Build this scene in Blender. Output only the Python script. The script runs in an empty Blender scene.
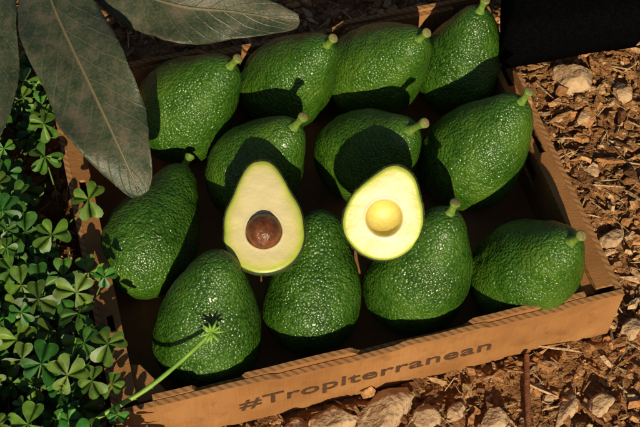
import bpy, bmesh, math, random
import numpy as np
from mathutils import Vector, Matrix, Euler, noise
random.seed(11); np.random.seed(7)
S=bpy.context.scene
COL=S.collection
# world frame: metres, box centred on the origin with its printed front wall facing -Y
def cm(*a): return Vector(tuple(c*1e-4 for c in a))     # tenths of a millimetre -> metres
# ---------------- camera
cam=bpy.data.objects.new("camera",bpy.data.cameras.new("camera")); COL.objects.link(cam)
cam.location=(-.16641,-.56171,.88406); cam.rotation_euler=(.593253,-.014638,-.268019)
cam.data.sensor_width=36; cam.data.lens=68.9; cam.data.clip_start=.02; cam.data.clip_end=500
S.camera=cam
CB=Euler((.593253,-.014638,-.268019)).to_matrix()
TILT=CB@Vector((0,0,1))        # general facing of leaves and cut faces (up and towards -Y)
# ---------------- light
EL=math.radians(28); AZ=math.radians(12.6)
h=Vector((-math.sin(AZ),-math.cos(AZ),0))
sd=Vector((h.x*math.cos(EL),h.y*math.cos(EL),math.sin(EL)))
sun=bpy.data.objects.new("sun",bpy.data.lights.new("sun",'SUN')); COL.objects.link(sun)
sun.data.energy=5; sun.data.angle=math.radians(.5); sun.data.color=(1,.87,.62)
sun.rotation_euler=sd.to_track_quat('Z','Y').to_euler()
w=bpy.data.worlds.new("World"); S.world=w; w.use_nodes=True
nt=w.node_tree; sky=nt.nodes.new('ShaderNodeTexSky'); sky.sky_type='NISHITA'; sky.sun_disc=False
sky.sun_elevation=EL; sky.sun_rotation=math.atan2(sd.x,sd.y)
nt.links.new(sky.outputs[0],nt.nodes['Background'].inputs[0]); nt.nodes['Background'].inputs[1].default_value=.05
S.view_settings.view_transform='Standard'; S.view_settings.look='None'; S.view_settings.exposure=0
# ---------------- material helpers
def mat(name,rough=.6,spec=.5):
    m=bpy.data.materials.new(name); m.use_nodes=True
    n=m.node_tree.nodes; l=m.node_tree.links; p=n['Principled BSDF']
    p.inputs['Roughness'].default_value=rough; p.inputs['Specular IOR Level'].default_value=spec
    return m,n,l,p
def nz(n,l,scale,detail=3,vec=None,rough=.55):
    t=n.new('ShaderNodeTexNoise'); t.inputs['Scale'].default_value=scale; t.inputs['Detail'].default_value=min(detail,3); t.inputs['Roughness'].default_value=rough
    if vec: l.new(vec,t.inputs['Vector'])
    return t
def ramp(n,l,src,stops):
    r=n.new('ShaderNodeValToRGB'); e=r.color_ramp.elements
    while len(e)<len(stops): e.new(.5)
    for i,(p,c) in enumerate(stops): e[i].position=p; e[i].color=(*c,1)
    l.new(src,r.inputs[0]); return r
def mix(n,l,fac,a,b,mode='MIX'):
    x=n.new('ShaderNodeMix'); x.data_type='RGBA'; x.blend_type=mode
    for s,i in((fac,0),(a,6),(b,7)):
        if isinstance(s,(int,float)): x.inputs[i].default_value=s
        elif isinstance(s,tuple): x.inputs[i].default_value=(*s,1)
        else: l.new(s,x.inputs[i])
    return x.outputs[2]
def mth(n,l,op,a,b=None):
    x=n.new('ShaderNodeMath'); x.operation=op
    for s,i in((a,0),(b,1)):
        if s is None: continue
        if isinstance(s,(int,float)): x.inputs[i].default_value=s
        else: l.new(s,x.inputs[i])
    return x.outputs[0]
def bump(n,l,p,hgt,dist,strength=1,prev=None):
    b=n.new('ShaderNodeBump'); b.inputs['Distance'].default_value=dist; b.inputs['Strength'].default_value=strength
    l.new(hgt,b.inputs['Height'])
    if prev: l.new(prev.outputs[0],b.inputs['Normal'])
    l.new(b.outputs[0],p.inputs['Normal']); return b
def tc(n,o='Object'): return n.new('ShaderNodeTexCoord').outputs[o]
def skin_mat():
    m,n,l,p=mat("avocado_skin",.4,.5); v=tc(n)
    wn=nz(n,l,160,1,v)
    va=n.new('ShaderNodeVectorMath'); va.operation='SCALE'; l.new(wn.outputs['Color'],va.inputs[0]); va.inputs['Scale'].default_value=.004
    vb=n.new('ShaderNodeVectorMath'); vb.operation='ADD'; l.new(v,vb.inputs[0]); l.new(va.outputs[0],vb.inputs[1])
    vo=n.new('ShaderNodeTexVoronoi'); vo.feature='F1'; vo.inputs['Scale'].default_value=430; l.new(vb.outputs[0],vo.inputs['Vector'])
    big=nz(n,l,38,3,v)
    peb=ramp(n,l,vo.outputs['Distance'],[(0.0,(1,1,1)),(.35,(.8,.8,.8)),(.8,(0,0,0))])
    oi=n.new('ShaderNodeObjectInfo')
    bf=mth(n,l,'ADD',big.outputs[0],mth(n,l,'MULTIPLY',mth(n,l,'SUBTRACT',oi.outputs['Random'],.5),.16))
    c1=ramp(n,l,bf,[(.3,(.009,.040,.003)),(.52,(.025,.083,.005)),(.75,(.060,.130,.007))])
    c2=mix(n,l,mth(n,l,'MULTIPLY',peb.outputs[0],.42),c1.outputs[0],(.082,.180,.010))
    l.new(c2,p.inputs['Base Color'])
    bump(n,l,p,peb.outputs[0],.0009,.85)
    r=ramp(n,l,big.outputs[0],[(.3,(.24,.24,.24)),(.7,(.44,.44,.44))]); l.new(r.outputs[0],p.inputs['Roughness'])
    return m
SKIN=skin_mat()
def simple(name,c1,c2,scale,rough,bd=0,spec=.4,bs=None):
    m,n,l,p=mat(name,rough,spec); v=tc(n); t=nz(n,l,scale,5,v)
    r=ramp(n,l,t.outputs[0],[(.3,c1),(.7,c2)]); l.new(r.outputs[0],p.inputs['Base Color'])
    if bd: 
        t2=nz(n,l,bs or scale*3,4,v); bump(n,l,p,t2.outputs[0],bd)
    return m
STEM=simple("avocado_stem",(.08,.17,.016),(.19,.27,.040),300,.5,.0005)
STEMEND=simple("stem_scar",(.34,.27,.11),(.16,.12,.045),600,.8,.0005)
def link(name,me,mats,parent=None,smooth=True):
    o=bpy.data.objects.new(name,me); COL.objects.link(o)
    for m in mats: me.materials.append(m)
    if smooth: me.polygons.foreach_set('use_smooth',[True]*len(me.polygons))
    if parent: o.parent=parent
    return o
def interp(tab,x):
    xs=[a for a,_ in tab]
    if x<=xs[0]: return tab[0][1]
    if x>=xs[-1]: return tab[-1][1]
    i=max(k for k in range(len(xs)) if xs[k]<=x); i=min(i,len(xs)-2)
    t=(x-xs[i])/(xs[i+1]-xs[i])
    def m(k):
        if k==0 or k==len(xs)-1: 
            j=0 if k==0 else k-1; return (tab[j+1][1]-tab[j][1])/(xs[j+1]-xs[j])
        return (tab[k+1][1]-tab[k-1][1])/(xs[k+1]-xs[k-1])
    dx=xs[i+1]-xs[i]; m0=m(i)*dx; m1=m(i+1)*dx
    return (2*t**3-3*t*t+1)*tab[i][1]+(t**3-2*t*t+t)*m0+(-2*t**3+3*t*t)*tab[i+1][1]+(t**3-t*t)*m1
PROF=[(0,1.0),(.4,.96),(.8,.83),(1.2,.64),(1.5,.49),(1.7,.37),(1.82,.24),(1.87,.12),(1.88,.0)]
def prof(z):
    if z<0: return math.sqrt(max(0,1-(z/.98)**2))**.95
    return max(0,interp(PROF,z))
def avocado(bulb,tip,r,stem,seed):
    ax=(tip-bulb); L=ax.length; k=L/(1.88*r)
    q=ax.to_track_quat('Z','Y')
    rr=random.Random(seed); spin=rr.uniform(0,6.28)
    V=[];Fc=[]; NU=128; zs=[]
    nb=44
    for i in range(1,nb): a=math.pi/2*(i/nb); zs.append(-.98*math.cos(a))
    zs+= [0+.035*i for i in range(0,46)]+[1.61,1.64,1.67,1.7,1.74,1.78,1.81,1.84,1.86,1.873]
    sq=rr.uniform(-.035,.035); bx=rr.uniform(-.08,.08); kb=1.08
    V.append((0,0,-.98*r*kb))
    for z in zs:
        p=prof(z); kz=k if z>0 else kb
        for j in range(NU):
            a=2*math.pi*j/NU
            x=p*math.cos(a)*(1+sq); y=p*math.sin(a)*(1-sq)
            n3=Vector((x+seed*3.1,y,z))
            dn=.985+.05*noise.noise(n3*1.3)+.022*noise.noise(n3*4)+.012*noise.noise(n3*11)+.009*noise.noise(n3*24)
            off=bx*math.sin(math.pi*max(0,z)/1.88)
            V.append(((x*dn+off)*r, y*dn*r, z*r*kz*(1+.01*noise.noise(n3*2))))
    V.append((0,0,1.88*r*k))
    nr=len(zs)
    for j in range(NU): Fc.append((0,1+(j+1)%NU,1+j)); Fc.append((len(V)-1,1+(nr-1)*NU+j,1+(nr-1)*NU+(j+1)%NU))
    for i in range(nr-1):
        for j in range(NU):
            a=1+i*NU+j; b=1+i*NU+(j+1)%NU; Fc.append((a,b,b+NU,a+NU))
    me=bpy.data.meshes.new("skin"); me.from_pydata(V,[],Fc); me.update()
    e=bpy.data.objects.new("avocado",None); COL.objects.link(e); e.empty_display_size=.02
    e.location=bulb; e.rotation_mode='QUATERNION'; e.rotation_quaternion=q
    o=link("skin",me,[SKIN],e); o.rotation_euler=(0,0,spin)
    if stem:
        bm=bmesh.new(); rings=[(-.004,.0042),(0,.0047),(.0015,.0036),(.005,.0029),(.008,.0028),(.011,.0033),(.013,.0042),(.0142,.0042),(.0146,.0034)]
        prev=None; bx=rr.uniform(-.25,.25); by=rr.uniform(-.25,.25)
        for z,rad in rings:
            ring=[bm.verts.new((rad*math.cos(t*math.pi/8)*(1+.08*math.sin(3*t))+bx*z*z*20,rad*math.sin(t*math.pi/8)+by*z*z*20,z*stem)) for t in range(16)]
            if prev:
                for t in range(16): bm.faces.new((prev[t],prev[(t+1)%16],ring[(t+1)%16],ring[t]))
            prev=ring
        f=bm.faces.new(prev); f.material_index=1
        m2=bpy.data.meshes.new("stem"); bm.to_mesh(m2); bm.free()
        s=link("stem",m2,[STEM,STEMEND],e); s.location=(0,0,1.86*r*k)
    return e
AV=[((-939,1083,487),(-516,923,1187),427,1),((8,1181,477),(313,939,1192),417,1),((782,1111,490),(1067,795,1210),430,1),((1558,971,446),(1675,982,1191),386,1),
((1307,-9,487),(1637,-82,1247),427,1),((-1482,-167,456),(-1045,458,586),396,.9),((-500,320,465),(-166,192,1170),405,1.25),((442,270,461),(731,-36,1121),401,1.5),
((-1187,-1063,415),(-984,-839,1185),425,0),((-325,-969,383),(-109,-480,933),393,0),((520,-1001,413),(758,-923,1198),423,.9),((1378,-1168,423),(1541,-1403,1218),433,1.2)]
for i,(b,t,r,s) in enumerate(AV): avocado(cm(*b),cm(*t),r*1e-4,s,i+1)

# ---------------- halves
def flesh_mat():
    m,n,l,p=mat("avocado_flesh",.4,.45); at=n.new('ShaderNodeAttribute'); at.attribute_name='edge'
    v=tc(n); t=nz(n,l,120,4,v); f=mth(n,l,'ADD',at.outputs['Fac'],mth(n,l,'MULTIPLY',mth(n,l,'SUBTRACT',t.outputs[0],.5),.10))
    r=ramp(n,l,f,[(0,(.20,.30,.02)),(.06,(.36,.44,.045)),(.20,(.54,.52,.12)),(.45,(.66,.58,.26)),(.85,(.69,.59,.32))])
    l.new(r.outputs[0],p.inputs['Base Color']); bump(n,l,p,t.outputs[0],.0012,.5)
    return m
FLESH=flesh_mat()
RIM=simple("cut_skin_edge",(.012,.018,.004),(.05,.05,.012),300,.6,.0008)
PIT=simple("avocado_pit",(.06,.016,.006),(.20,.065,.022),150,.34,.0012,.4,260)
SEEDH=simple("seed_hollow",(.62,.50,.12),(.70,.58,.18),120,.35,.0006,.45)
def half(bulb,tip,r,pit,seed,facing):
    ax=(tip-bulb); L=ax.length/r; y=ax.normalized(); z=(facing-facing.dot(y)*y).normalized(); x=y.cross(z)
    e=bpy.data.objects.new("avocado_half",None); COL.objects.link(e)
    e.matrix_world=Matrix(((x.x,y.x,z.x,bulb.x),(x.y,y.y,z.y,bulb.y),(x.z,y.z,z.z,bulb.z),(0,0,0,1)))
    k=L/1.88
    zz=[-.98*math.cos(math.pi/2*i/30) for i in range(31)]+[.05*i for i in range(1,34)]+[1.7,1.74,1.78,1.82,1.85,1.87,1.88]
    right=[(prof(q),q*(k if q>0 else 1)) for q in zz]
    out=right+[(-a,b) for a,b in right[-2:0:-1]]
    N=len(out)
    out=[(a*(1+.05*noise.noise(Vector((a*1.5,b*1.5,seed)))),b*(1+.03*noise.noise(Vector((a*1.5,b*1.5,seed+9))))) for a,b in out]
    rs=.46; HY=.08
    V=[];ed=[];Fc=[];mi=[]
    radial=[("h",i/14) for i in range(0,15)]+[("f",i/22) for i in range(1,23)]
    V.append((0,HY*r,-.40*r)); ed.append(1)
    rows=[]
    for kind,s in radial[1:]:
        row=[]
        for (a,b) in out:
            ang=math.atan2(b-HY,a); cx,cy=rs*math.cos(ang),rs*math.sin(ang)+HY
            if kind=="h":
                px,py=cx*s,(cy-HY)*s+HY; zz_=-.40*math.sqrt(max(0,1-s**2.2)); g=1
            else:
                px,py=cx+(a-cx)*s,cy+(b-cy)*s; zz_=.012*math.sin(math.pi*s)+.03*math.exp(-s*14)-.035*max(0,(s-.9)/.1)**2
                d=math.hypot(a-cx,b-cy); g=min(1,(1-s)*d/.55)
                zz_+=.02*noise.noise(Vector((px*2,py*2,seed)))
            row.append(len(V)); V.append((px*r,py*r,zz_*r)); ed.append(g)
        rows.append(row)
    for j in range(N): Fc.append((0,rows[0][j],rows[0][(j+1)%N])); mi.append(1)
    for i in range(len(rows)-1):
        for j in range(N):
            Fc.append((rows[i][j],rows[i+1][j],rows[i+1][(j+1)%N],rows[i][(j+1)%N])); mi.append(1 if i<13 else 0)
    last=rows[-1]
    for q,(off,zz_) in enumerate([(1.035,-.035),(1.05,-.09)]):
        row=[]
        for (a,b) in out:
            w_=off+.02*noise.noise(Vector((a*12,b*12,seed))); row.append(len(V)); V.append((a*w_*r,b*w_*r,zz_*r)); ed.append(0)
        for j in range(N): Fc.append((last[j],row[j],row[(j+1)%N],last[(j+1)%N])); mi.append(2)
        last=row
    for q in range(1,15):
        t=q/15*math.pi/2; row=[]
        for (a,b) in out:
            c=math.cos(t); 
            bb=b*(c if b<0 else (1-(1-c)*.9)); row.append(len(V)); V.append((a*1.04*r*c,bb*1.04*r,(-.09-.80*math.sin(t)*(1 if b<.2 else max(.25,1-.4*(b-.2))))*r)); ed.append(0)
        for j in range(N): Fc.append((last[j],row[j],row[(j+1)%N],last[(j+1)%N])); mi.append(3)
        last=row
    V.append((0,.2*r,-.9*r)); ed.append(0)
    for j in range(N): Fc.append((last[j],len(V)-1,last[(j+1)%N])); mi.append(3)
    me=bpy.data.meshes.new("flesh"); me.from_pydata(V,[],Fc)
    at=me.attributes.new('edge','FLOAT','POINT'); at.data.foreach_set('value',ed)
    me.polygons.foreach_set('material_index',mi); me.update()
    bm=bmesh.new(); bm.from_mesh(me); bmesh.ops.recalc_face_normals(bm,faces=bm.faces); bm.to_mesh(me); bm.free()
    link("flesh_and_skin",me,[FLESH,SEEDH,RIM,SKIN],e)
    if pit:
        bm=bmesh.new(); bmesh.ops.create_icosphere(bm,subdivisions=5,radius=rs*r*1.0)
        for v in bm.verts:
            c=v.co.normalized(); v.co*=1+.04*noise.noise(c*2+Vector((3,1,0)))+.015*noise.noise(c*8)
            v.co.y*=1.06
        m2=bpy.data.meshes.new("pit"); bm.to_mesh(m2); bm.free()
        s=link("pit",m2,[PIT],e); s.location=(0,HY*r,-.12*r)
    return e
half(cm(-634,-705,1130),cm(-523,-145,1280),.0303,True,3,TILT+sd*.3)
half(cm(260,-833,1150),cm(477,-582,1420),.0303,False,5,TILT+sd*.3)

# ---------------- box
def card_mat():
    m,n,l,p=mat("cardboard",.8,.2); v=tc(n)
    t=nz(n,l,22,5,v)
    mp=n.new('ShaderNodeMapping'); mp.inputs['Scale'].default_value=(1,1,.06); l.new(v,mp.inputs[0]); t3=nz(n,l,700,3,mp.outputs[0])
    sm=nz(n,l,60,3,v,.7); sr=ramp(n,l,sm.outputs[0],[(.55,(0,0,0)),(.72,(1,1,1))])
    c=ramp(n,l,t.outputs[0],[(.25,(.25,.105,.033)),(.5,(.35,.160,.053)),(.75,(.44,.215,.08))])
    c2=mix(n,l,mth(n,l,'MULTIPLY',t3.outputs[0],.4),c.outputs[0],(.17,.068,.022))
    c3=mix(n,l,mth(n,l,'MULTIPLY',sr.outputs[0],.4),c2,(.14,.055,.02))
    l.new(c3,p.inputs['Base Color'])
    bump(n,l,p,t3.outputs[0],.0008,.6); return m
CARD=card_mat()
def cut_mat():
    m,n,l,p=mat("corrugated_edge",.85,.1); v=tc(n)
    wv=n.new('ShaderNodeTexWave'); wv.inputs['Scale'].default_value=95; wv.bands_direction='DIAGONAL'; wv.inputs['Distortion'].default_value=4; wv.inputs['Detail Scale'].default_value=60; l.new(v,wv.inputs['Vector'])
    r=ramp(n,l,wv.outputs['Fac'],[(.05,(.19,.085,.032)),(.5,(.40,.20,.08))]); l.new(r.outputs[0],p.inputs['Base Color']); return m
CUT=cut_mat()
INK=simple("printed_ink",(.045,.022,.012),(.10,.045,.020),300,.7)
box=bpy.data.objects.new("cardboard_box",None); COL.objects.link(box)
H=.065; X=.2; Y=.165; TH_=.0045
def prism(name,poly,axis,a0,a1,mats=(CARD,)):
    bm=bmesh.new()
    def P(p,a): return {'y':(p[0],a,p[1]),'x':(a,p[0],p[1]),'z':(p[0],p[1],a)}[axis]
    A=[bm.verts.new(P(p,a0)) for p in poly]; B=[bm.verts.new(P(p,a1)) for p in poly]
    bm.faces.new(A); bm.faces.new(B)
    for i in range(len(poly)):
        f=bm.faces.new((A[i],A[(i+1)%len(poly)],B[(i+1)%len(poly)],B[i])); f.material_index=len(mats)-1
    bmesh.ops.recalc_face_normals(bm,faces=bm.faces)
    me=bpy.data.meshes.new(name); bm.to_mesh(me); bm.free()
    return link(name,me,mats,box,False)
def R4(a,b,c,d): return [(a,c),(b,c),(b,d),(a,d)]
prism("base",R4(-X+.005,X-.005,-Y+.005,Y-.005),'z',.003,.007)
def topline(x0,x1,dips,h):
    pts=[]
    n=160
    for i in range(n+1):
        x=x0+(x1-x0)*i/n; z=h
        for c,wd,dp in dips:
            t=abs(x-c)/wd
            if t<1: z-=dp*(1 if t<.8 else .5+.5*math.cos((t-.8)/.2*math.pi))
        z+=.0012*noise.noise(Vector((x*30,h,0)))
        pts.append((x,z))
    return pts
fp=[(X,.001),(-X,.001)]+topline(-X,X,[(-.03,.055,.004),(.12,.035,.003)],H)
prism("front_wall",fp,'y',-Y,-Y+TH_,(CARD,CUT))
prism("front_liner",[(X-.03,.008),(-X+.03,.008)]+topline(-X+.03,X-.03,[(.03,.05,.008),(-.12,.02,.006)],H+.001),'y',-Y+TH_+.0008,-Y+TH_+.0050,(CARD,CUT))
prism("back_wall",[(X,.001),(-X,.001)]+topline(-X,X,[(0,.07,.006)],H),'y',Y-TH_,Y,(CARD,CUT))
prism("back_liner",[(X-.03,.008),(-X+.03,.008)]+topline(-X+.03,X-.03,[(0.02,.05,.010)],H-.003),'y',Y-TH_-.0050,Y-TH_-.0008,(CARD,CUT))
LW=.016
for sg,nm in((1,"right"),(-1,"left")):
    def xr(a,b): return (min(sg*a,sg*b),max(sg*a,sg*b))
    a,b=xr(X-TH_,X)
    y0,y1=-Y+TH_+.0002,Y-TH_-.0002
    prism(nm+"_outer_wall",R4(y0,y1,.001,H-.001),'x',a,b,(CARD,CUT))
    a,b=xr(X-LW-.003,X-LW); hh=(-.03,.03); y0+=.006;y1-=.006
    for k,(c,d,e,f) in enumerate([(y0,y1,.008,.030),(y0,y1,.050,H-.0045),(y0,hh[0],.0301,.0499),(hh[1],y1,.0301,.0499)]):
        prism(nm+"_inner_wall_%d"%k,R4(c,d,e,f),'x',a,b,(CARD,CUT))
    a,b=xr(X-LW-.003,X-TH_-.0002)
    sl=[(-.02,.022),(.055,.085)] if sg>0 else [(-.095,-.080),(.02,.05),(.095,.12)]
    ys=[y0]+[q for s_ in sl for q in s_]+[y1]
    for k in range(0,len(ys),2): prism(nm+"_ledge_%d"%k,R4(a,b,ys[k],ys[k+1]),'z',H-.0042,H-.0008,(CARD,CUT))
    for k,(p,q) in enumerate(sl):
        c,d=xr(X-LW-.003,X-LW+.002); prism(nm+"_ledge_in_%d"%k,R4(c,d,p+.0002,q-.0002),'z',H-.0042,H-.0008,(CARD,CUT))
        c,d=xr(X-.009,X-TH_-.0002); prism(nm+"_ledge_out_%d"%k,R4(c,d,p+.0002,q-.0002),'z',H-.0042,H-.0008,(CARD,CUT))
    g0=sg*(X-LW-.0032)
    prism(nm+"_corner_gusset",[(g0,-Y+TH_+.0055),(g0,-Y+.042),(g0-sg*.007,-Y+.040),(g0-sg*.024,-Y+TH_+.0055)],'z',H-.011,H-.0075,(CARD,CUT))
for k,yc in enumerate((.045,.125)):
    prism("stacking_tab_%d"%k,[(yc-.022,H-.002),(yc+.022,H-.002),(yc+.018,H+.010),(yc+.012,H+.013),(yc-.012,H+.013),(yc-.018,H+.010)],'x',X-TH_-.0038,X-TH_-.0004,(CARD,CUT))
cu=bpy.data.curves.new("t",'FONT'); cu.body="#Tropiterranean"; cu.size=.0225; cu.offset=.0003; cu.extrude=.0002; cu.space_character=1.05
to=bpy.data.objects.new("t",cu); COL.objects.link(to); bpy.context.view_layer.update()
me=bpy.data.meshes.new_from_object(to); bpy.data.objects.remove(to)
xs=[v.co.x for v in me.vertices]; sc=.203/(max(xs)-min(xs)); mx=min(xs)
for v in me.vertices: v.co.x=(v.co.x-mx)*sc
t_o=link("printed_text",me,[INK],box,False); t_o.rotation_euler=(math.pi/2,0,0); t_o.location=(-.108,-Y-.0003,.025)

# ---------------- ground
def ground_mat():
    m,n,l,p=mat("soil",.95,.15); v=tc(n)
    a=nz(n,l,18,3,v,.7); b=nz(n,l,240,3,v,.75)
    c=ramp(n,l,b.outputs[0],[(.3,(.10,.040,.014)),(.5,(.31,.145,.055)),(.68,(.48,.26,.115))])
    c2=mix(n,l,mth(n,l,'MULTIPLY',a.outputs[0],.6),c.outputs[0],(.32,.145,.053))
    l.new(c2,p.inputs['Base Color']); bump(n,l,p,b.outputs[0],.005,1); return m
SOIL=ground_mat()
c_=np.linspace(-.62,.62,360); o_=np.array([.7,.85,1.1,1.6,3,8,25,80]); ax=np.concatenate([-o_[::-1],c_,o_]); n_=len(ax)
V=[]
for y in ax:
    for x in ax:
        z=0
        if abs(x)<1.2 and abs(y)<1.2:
            z=.007*noise.noise(Vector((x*14,y*14,0)))+.006*noise.noise(Vector((x*60,y*60,2)))+.005*noise.noise(Vector((x*170,y*170,5)))
        z-=.0005
        if abs(x)<X+.006 and abs(y)<Y+.006: z=min(z,-.002)
        V.append((x,y,z))
Fc=[(j*n_+i,j*n_+i+1,(j+1)*n_+i+1,(j+1)*n_+i) for j in range(n_-1) for i in range(n_-1)]
me=bpy.data.meshes.new("ground"); me.from_pydata(V,[],Fc); link("ground",me,[SOIL])
def attr_mat(name,rough,ns,bd,spec=.2):
    m,n,l,p=mat(name,rough,spec); at=n.new('ShaderNodeAttribute'); at.attribute_name='Col'; v=tc(n); t=nz(n,l,ns,2,v)
    r=ramp(n,l,t.outputs[0],[(.3,(.55,.55,.55)),(.7,(1.25,1.25,1.25))])
    l.new(mix(n,l,1.0,at.outputs['Color'],r.outputs[0],'MULTIPLY'),p.inputs['Base Color'])
    if bd: bump(n,l,p,t.outputs[0],bd)
    return m,n,l,p
CHIP,_,_,_=attr_mat("bark_chips",.9,350,.002)
def flakes(name,count,sel,cols):
    V=[];Fc=[];C=[]
    k=0
    while k<count:
        x,y=sel()
        if abs(x)<X+.003 and abs(y)<Y+.003: continue
        k+=1
        s=.0010+.0080*random.random()**4; nn=random.randint(4,7); el=random.uniform(.3,1); th=s*random.uniform(.06,.3)
        c=random.choice(cols); u=random.random()
        if u<.12: s*=2.0; el=random.uniform(.12,.25); th*=.6
        elif u<.15: s=random.uniform(.008,.020); el=random.uniform(.03,.06); th=s*.03; c=(.55,.38,.20)
        rot=Matrix.Rotation(random.uniform(0,6.28),3,'Z')@Matrix.Rotation(random.gauss(0,.4),3,'X')@Matrix.Rotation(random.gauss(0,.35 if s<.008 else .12),3,'Y')
        z0=random.random()**2*.003+th*.5+.007*noise.noise(Vector((x*14,y*14,0)))+(.003 if s>.008 else 0)
        f=random.uniform(.6,1.25); c=(c[0]*f,c[1]*f,c[2]*f,1); b=len(V)
        rad=[random.uniform(.55,1.15) for _ in range(nn)]
        for lv,(zz,sc_) in enumerate(((-th,1),(th,.8))):
            for i in range(nn):
                a=6.283*i/nn; v=rot@Vector((math.cos(a)*s*rad[i]*sc_,math.sin(a)*s*el*rad[i]*sc_,zz+random.uniform(-.5,.5)*th)); V.append((x+v.x,y+v.y,z0+v.z)); C.append(c)
        Fc.append(tuple(b+nn+i for i in range(nn)))
        for i in range(nn): Fc.append((b+i,b+(i+1)%nn,b+nn+(i+1)%nn,b+nn+i))
    me=bpy.data.meshes.new(name); me.from_pydata(V,[],Fc); a=me.color_attributes.new('Col','FLOAT_COLOR','POINT'); a.data.foreach_set('color',np.array(C).ravel())
    return link(name,me,[CHIP],None,False)
cols=[(.44,.21,.08),(.36,.165,.06),(.22,.095,.036),(.48,.28,.13),(.42,.19,.07),(.46,.24,.10),(.38,.19,.075),(.52,.34,.19)]
def sel():
    if random.random()<.88: return random.uniform(-.46,.46),random.uniform(-.34,.40)
    return random.uniform(-1,1),random.uniform(-1,1)
flakes("bark_mulch",34000,sel,cols)
STONE=simple("stone",(.34,.20,.105),(.56,.39,.23),60,.85,.003,.2,180)
def stone(p,sx,sy,sz,rot,seed):
    bm=bmesh.new(); bmesh.ops.create_icosphere(bm,subdivisions=5,radius=1)
    rr=random.Random(seed); PL=[(Vector((rr.gauss(0,1),rr.gauss(0,1),rr.gauss(0,1))).normalized(),rr.uniform(.6,.8)) for _ in range(10)]
    for v in bm.verts:
        c=v.co.copy()
        for nv,d0 in PL:
            e=v.co.dot(nv)-d0
            if e>0: v.co-=nv*e*.92
        v.co*=1+.10*noise.noise(c*2+Vector((seed,0,0)))+.05*noise.noise(c*6+Vector((seed,0,0)))
        v.co=Vector((v.co.x*sx,v.co.y*sy,v.co.z*sz))
    me=bpy.data.meshes.new("stone"); bm.to_mesh(me); bm.free(); o=link("stone",me,[STONE]); o.location=(p[0]*1e-4,p[1]*1e-4,.004); o.rotation_euler=(0,0,rot)
for i,(p,sx,sy,sz,ro) in enumerate([((-388,-1840),.021,.015,.012,.2),((32,-1880),.027,.017,.014,.4),((330,-1990),.014,.011,.008,1),((855,-2146),.013,.011,.009,0),((2739,921),.022,.018,.014,-.7),
   ((2389,-813),.014,.009,.008,.4),((1695,-2243),.014,.010,.008,.2),((3119,671),.010,.012,.007,0),((1392,-2228),.018,.007,.007,.7),((-680,-1850),.015,.012,.01,0),((2195,-1688),.013,.009,.007,.3),((560,-2010),.010,.007,.006,.8),((2500,-100),.009,.006,.005,1.8),((2650,480),.008,.007,.005,.8)]):
    stone(p,sx,sy,sz,ro,i+3)

def tube(name,pts,rads,m,parent=None,seg=12,sub=8):
    P=[Vector(p) for p in pts]; Q=[];Rr=[]
    for i in range(len(P)-1):
        p0=P[max(i-1,0)];p1=P[i];p2=P[i+1];p3=P[min(i+2,len(P)-1)]
        for k in range(sub):
            t=k/sub; Q.append(.5*((2*p1)+(p2-p0)*t+(2*p0-5*p1+4*p2-p3)*t*t+(3*p1-p0-3*p2+p3)*t**3)); Rr.append(rads[i]*(1-t)+rads[i+1]*t)
    Q.append(P[-1]);Rr.append(rads[-1]); bm=bmesh.new(); prev=None
    for i,q in enumerate(Q):
        tg=(Q[min(i+1,len(Q)-1)]-Q[max(i-1,0)]).normalized(); n1=tg.cross(Vector((.3,.1,1))).normalized(); n2=tg.cross(n1)
        ring=[bm.verts.new(q+Rr[i]*(1+.12*noise.noise(q*200))*(n1*math.cos(a*6.2832/seg)+n2*math.sin(a*6.2832/seg))) for a in range(seg)]
        if prev:
            for a in range(seg): bm.faces.new((prev[a],prev[(a+1)%seg],ring[(a+1)%seg],ring[a]))
        else: bm.faces.new(ring)
        prev=ring
    bm.faces.new(prev); bmesh.ops.recalc_face_normals(bm,faces=bm.faces); me=bpy.data.meshes.new(name); bm.to_mesh(me); bm.free()
    return link(name,me,[m],parent)
TWIG=simple("twig_bark",(.15,.05,.02),(.30,.11,.045),200,.8,.001)
tube("twig",[cm(1263,-1700,100),cm(1167,-1957,100),cm(1042,-2324,110),cm(950,-2624,80)],[.0022,.0024,.0022,.002],TWIG)
STALK=simple("green_stalk",(.13,.27,.025),(.22,.38,.05),90,.45,.0004)
st_e=bpy.data.objects.new("flower_stalk",None); COL.objects.link(st_e)
sp=[cm(-1180,-1325,960),cm(-1453,-1472,900),cm(-1739,-1586,820),cm(-2092,-1652,700),cm(-2424,-1675,450),cm(-2703,-1526,0)]
tube("stalk",sp,[.0014,.0016,.0018,.0019,.0021,.0023],STALK,st_e)
for k in range(11):
    a=k/11*6.283+random.uniform(-.2,.2); d=CB@Vector((math.cos(a)*random.uniform(.006,.012),math.sin(a)*random.uniform(.006,.012),random.uniform(0,.004)))
    tube("sepal_%d"%k,[sp[0]-TILT*.001,sp[0]+d*.5+TILT*.002,sp[0]+d],[.0009,.0012,.0003],STALK,st_e,6,4)

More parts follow.
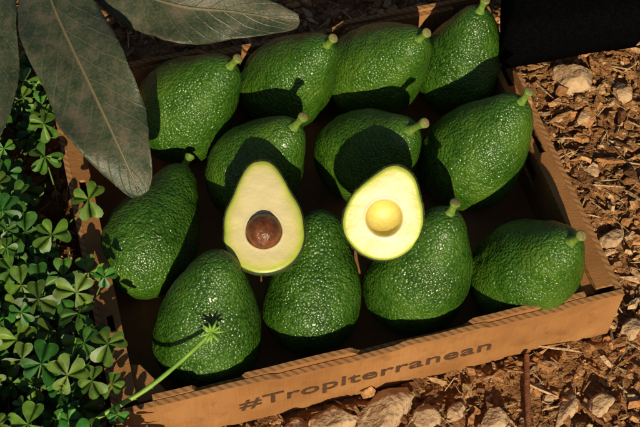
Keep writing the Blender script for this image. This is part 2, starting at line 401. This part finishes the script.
# ---------------- big leaves
def leaf_mat():
    m,n,l,p=mat("tree_leaf",.42,.35); uv=tc(n,'UV'); v=tc(n)
    sx=n.new('ShaderNodeSeparateXYZ'); l.new(uv,sx.inputs[0])
    av=mth(n,l,'ABSOLUTE',sx.outputs[1])
    ph=mth(n,l,'SUBTRACT',mth(n,l,'MULTIPLY',sx.outputs[0],13),mth(n,l,'MULTIPLY',av,2.6))
    wob=nz(n,l,25,2,v); ph=mth(n,l,'ADD',ph,mth(n,l,'MULTIPLY',wob.outputs[0],.8))
    fr=mth(n,l,'ABSOLUTE',mth(n,l,'SUBTRACT',mth(n,l,'FRACT',ph),.5))
    vein=ramp(n,l,fr,[(0,(1,1,1)),(.08,(0,0,0))]); mid=ramp(n,l,av,[(0,(1,1,1)),(.02,(1,1,1)),(.045,(0,0,0))])
    vv=mth(n,l,'MAXIMUM',mth(n,l,'MULTIPLY',vein.outputs[0],.35),mid.outputs[0])
    a=nz(n,l,55,3,v,.75); b=nz(n,l,420,3,v,.7)
    c=ramp(n,l,a.outputs[0],[(.32,(.018,.034,.014)),(.5,(.040,.055,.028)),(.66,(.090,.078,.050))])
    sp_=ramp(n,l,b.outputs[0],[(.50,(0,0,0)),(.62,(1,1,1))])
    c1=mix(n,l,mth(n,l,'MULTIPLY',sp_.outputs[0],.4),c.outputs[0],(.12,.095,.062))
    c2=mix(n,l,mth(n,l,'MULTIPLY',vv,.7),c1,(.19,.15,.08)); l.new(c2,p.inputs['Base Color'])
    hh=mth(n,l,'ADD',vv,mth(n,l,'MULTIPLY',b.outputs[0],.6))
    bump(n,l,p,hh,.0012,.7); return m
LEAF=leaf_mat()
def cat(P,t):
    n=len(P)-1; i=min(int(t*n),n-1); t=t*n-i
    p0=P[max(i-1,0)];p1=P[i];p2=P[i+1];p3=P[min(i+2,n)]
    return .5*((2*p1)+(p2-p0)*t+(2*p0-5*p1+4*p2-p3)*t*t+(3*p1-p0-3*p2+p3)*t**3)
def bigleaf(mid,nrm,wl,wr,fold,seed,parent):
    P=[Vector(p) for p in mid]; NU=60;NV=20; V=[];Fc=[];UV=[]
    for i in range(NU+1):
        t=i/NU; p=cat(P,t); tg=(cat(P,min(1,t+.01))-cat(P,max(0,t-.01))).normalized(); s=tg.cross(nrm).normalized(); nn=s.cross(tg)
        shp=max((math.sin(math.pi*min(1,t*.97)**.85))**.8 if t<1 else 0,0.0)
        for j in range(-NV//2,NV//2+1):
            q=j/(NV/2); wd=(wr if q>0 else wl)*shp*(1+.10*noise.noise(Vector((t*6,seed,1 if q>0 else 5)))+.03*noise.noise(Vector((t*22,seed,1 if q>0 else 5))))
            hh=fold*abs(q)*wd+ .2*wd*math.sin(t*17+seed+q*1.5)*abs(q)**2
            V.append(p+s*q*wd+nn*hh); UV.append((t,q))
    W_=NV+1
    for i in range(NU):
        for j in range(NV): a=i*W_+j; Fc.append((a,a+1,a+1+W_,a+W_))
    me=bpy.data.meshes.new("blade"); me.from_pydata(V,[],Fc); u=me.uv_layers.new(name="UVMap")
    for lp in me.loops: u.data[lp.index].uv=UV[lp.vertex_index]
    o=link("leaf",me,[LEAF],parent); s=o.modifiers.new("s",'SOLIDIFY'); s.thickness=.0005
tw=bpy.data.objects.new("avocado_branch",None); COL.objects.link(tw)
bigleaf([cm(-1884,2448,1500),cm(-1800,1595,1500),cm(-1655,785,1450),cm(-1545,267,1300),cm(-1457,-71,1050)],TILT,.036,.035,.16,1,tw)
bigleaf([cm(-1567,2304,1500),cm(-1169,1685,1500),cm(-812,1384,1500),cm(-382,1272,1430),cm(136,1147,1300)],TILT,.028,.031,.15,4,tw)
bigleaf([cm(-2272,2912,1400),cm(-2295,2224,1350),cm(-2364,1593,1300),cm(-2419,1040,1200),cm(-2551,637,1100)],TILT,.024,.024,.15,8,tw)
tube("branch",[cm(-2594,3125,1400),cm(-2110,2750,1450),cm(-1558,2364,1500),cm(-844,2395,1700),cm(-102,2552,2000)],[.004,.004,.0038,.0035,.003],TWIG,tw)

# ---------------- clover
CLOV,n,l,p=attr_mat("clover_leaf",.45,120,0,.35)
half_o=[(0,0),(.16,.2),(.36,.42),(.50,.66),(.52,.85),(.42,1.0),(.24,1.03),(.08,.96),(0,.88)]
V=[];Fc=[];C=[]
def leaflet(o,d,nrm,s,fold,col):
    side=d.cross(nrm).normalized(); b=len(V); wdt=random.uniform(.95,1.2)
    for i in range(len(half_o)):
        q=o+d*s*min(half_o[i][1],.88)-nrm*s*.12*(half_o[i][1]**2); V.append(q); C.append((col[0]*1.5,col[1]*1.35,col[2]*1.5,1))
    for sg in(1,-1):
        for i,(x,y) in enumerate(half_o):
            x*=wdt
            for f in(.5,1):
                V.append(o+d*s*(y*f+min(y,.88)*(1-f))+side*sg*x*f*s+nrm*s*(fold*x*f-.12*y*y-.15*(x*f)**2)); C.append((*[c*(1 if f==.5 else .9) for c in col],1))
    K=len(half_o)
    for si in(0,1):
        base=b+K+si*K*2
        for i in range(K-1):
            Fc.append((b+i,b+i+1,base+2*(i+1),base+2*i)); Fc.append((base+2*i,base+2*(i+1),base+2*(i+1)+1,base+2*i+1))
def strand(a,bp,r,col):
    mid=(a+bp)/2+Vector((random.uniform(-.006,.006),random.uniform(-.006,.006),.004)); P=[a,mid,bp]; rings=[]
    for q in P:
        b=len(V)
        for k in range(5): V.append(q+Vector((math.cos(k*1.2566)*r,math.sin(k*1.2566)*r,0))); C.append((*col,1))
        rings.append(b)
    for i in(0,1):
        for k in range(5): Fc.append((rings[i]+k,rings[i]+(k+1)%5,rings[i+1]+(k+1)%5,rings[i+1]+k))
cnt=0; pts=[]
tries=0
while cnt<1150 and tries<40000:
    tries+=1
    x=random.uniform(-.46,-.185); y=random.uniform(-.34,.24)
    z=random.uniform(.010,.095)
    if x>-.220 and z<.076: continue
    if x>-.205 and (y>.02 or random.random()<.35): continue
    if x>-.195 and z<.085: continue
    if y>.10 and random.random()<.5: continue
    if noise.noise(Vector((x*11,y*11,3)))<-.34: continue
    if y>.12: z*=.6
    o=Vector((x,y,z)); 
    if any((o-q).length<.0135 for q in pts): continue
    pts.append(o); cnt+=1
    nrm=(Vector((0,0,1))+sd*.55+Vector((random.gauss(0,.38),random.gauss(0,.38),0))).normalized()
    a0=random.uniform(0,6.28); t1=nrm.cross(Vector((1,.2,0))).normalized(); t2=nrm.cross(t1)
    s=random.uniform(.008,.0172); g=random.uniform(.5,1.3); col=(.052*g*random.uniform(.7,1.9),.165*g,.018*g)
    for k in range(3):
        a=a0+k*2.094+random.uniform(-.25,.25); d=(t1*math.cos(a)+t2*math.sin(a)+nrm*random.uniform(-.4,.25)).normalized()
        leaflet(o,d,nrm,s*random.uniform(.8,1.1),random.uniform(.0,.5),col)
    strand(o-nrm*.0005,Vector((min(x,-.215)+random.uniform(-.03,.0),y+random.uniform(-.02,.02),0)),.0007,(.10,.20,.04))
me=bpy.data.meshes.new("clover"); me.from_pydata(V,[],Fc); a=me.color_attributes.new('Col','FLOAT_COLOR','POINT'); a.data.foreach_set('color',np.array(C,dtype=float).ravel())
link("clover_patch",me,[CLOV])

# ---------------- black bag (resting on the back right corner of the box)
BLK=simple("black_fabric",(.0012,.0012,.0014),(.003,.003,.0032),400,.95,.0003,0)
bag=bpy.data.objects.new("black_bag",None); COL.objects.link(bag)
c0=cm(1789,650,1000); c1=cm(3101,592,1000); c2=cm(4515,2777,1000); c3=cm(2578,2970,1000)
bm=bmesh.new()
NB=30
for lay,(zz,ins) in enumerate([(-.03,.012),(-.026,.003),(-.012,0),(.004,0),(.018,.003),(.024,.012)]):
    cc=(c0+c1+c2+c3)/4
    ring=[]
    cs=[c0,c1,c2,c3]
    for k in range(4):
        a=cs[k];b=cs[(k+1)%4];pv=cs[k-1]
        for i in range(NB):
            t=i/NB; q=a.lerp(b,t)
            rr=.05
            if t<rr: q=a.lerp(b,rr)*(.5+.5*t/rr)+a.lerp(pv,rr*(1-t/rr))*(.5-.5*t/rr)
            dirc=(cc-q); dirc.z=0; dirc.normalize(); q=q+dirc*(ins+.004*noise.noise(q*25)); q=Vector((q.x,q.y,q.z+zz)); ring.append(bm.verts.new(q))
    if lay:
        for i in range(len(ring)): bm.faces.new((prev[i],prev[(i+1)%len(ring)],ring[(i+1)%len(ring)],ring[i]))
    else: bm.faces.new(ring)
    prev=ring
bm.faces.new(prev); bmesh.ops.recalc_face_normals(bm,faces=bm.faces); me=bpy.data.meshes.new("body"); bm.to_mesh(me); bm.free(); link("body",me,[BLK],bag)
tube("strap",[c3+Vector((.02,.0,.02)),c3.lerp(c2,.3)+Vector((0,.02,.06)),c3.lerp(c2,.7)+Vector((0,.02,.06)),c2+Vector((-.02,0,.02))],[.005]*4,BLK,bag)
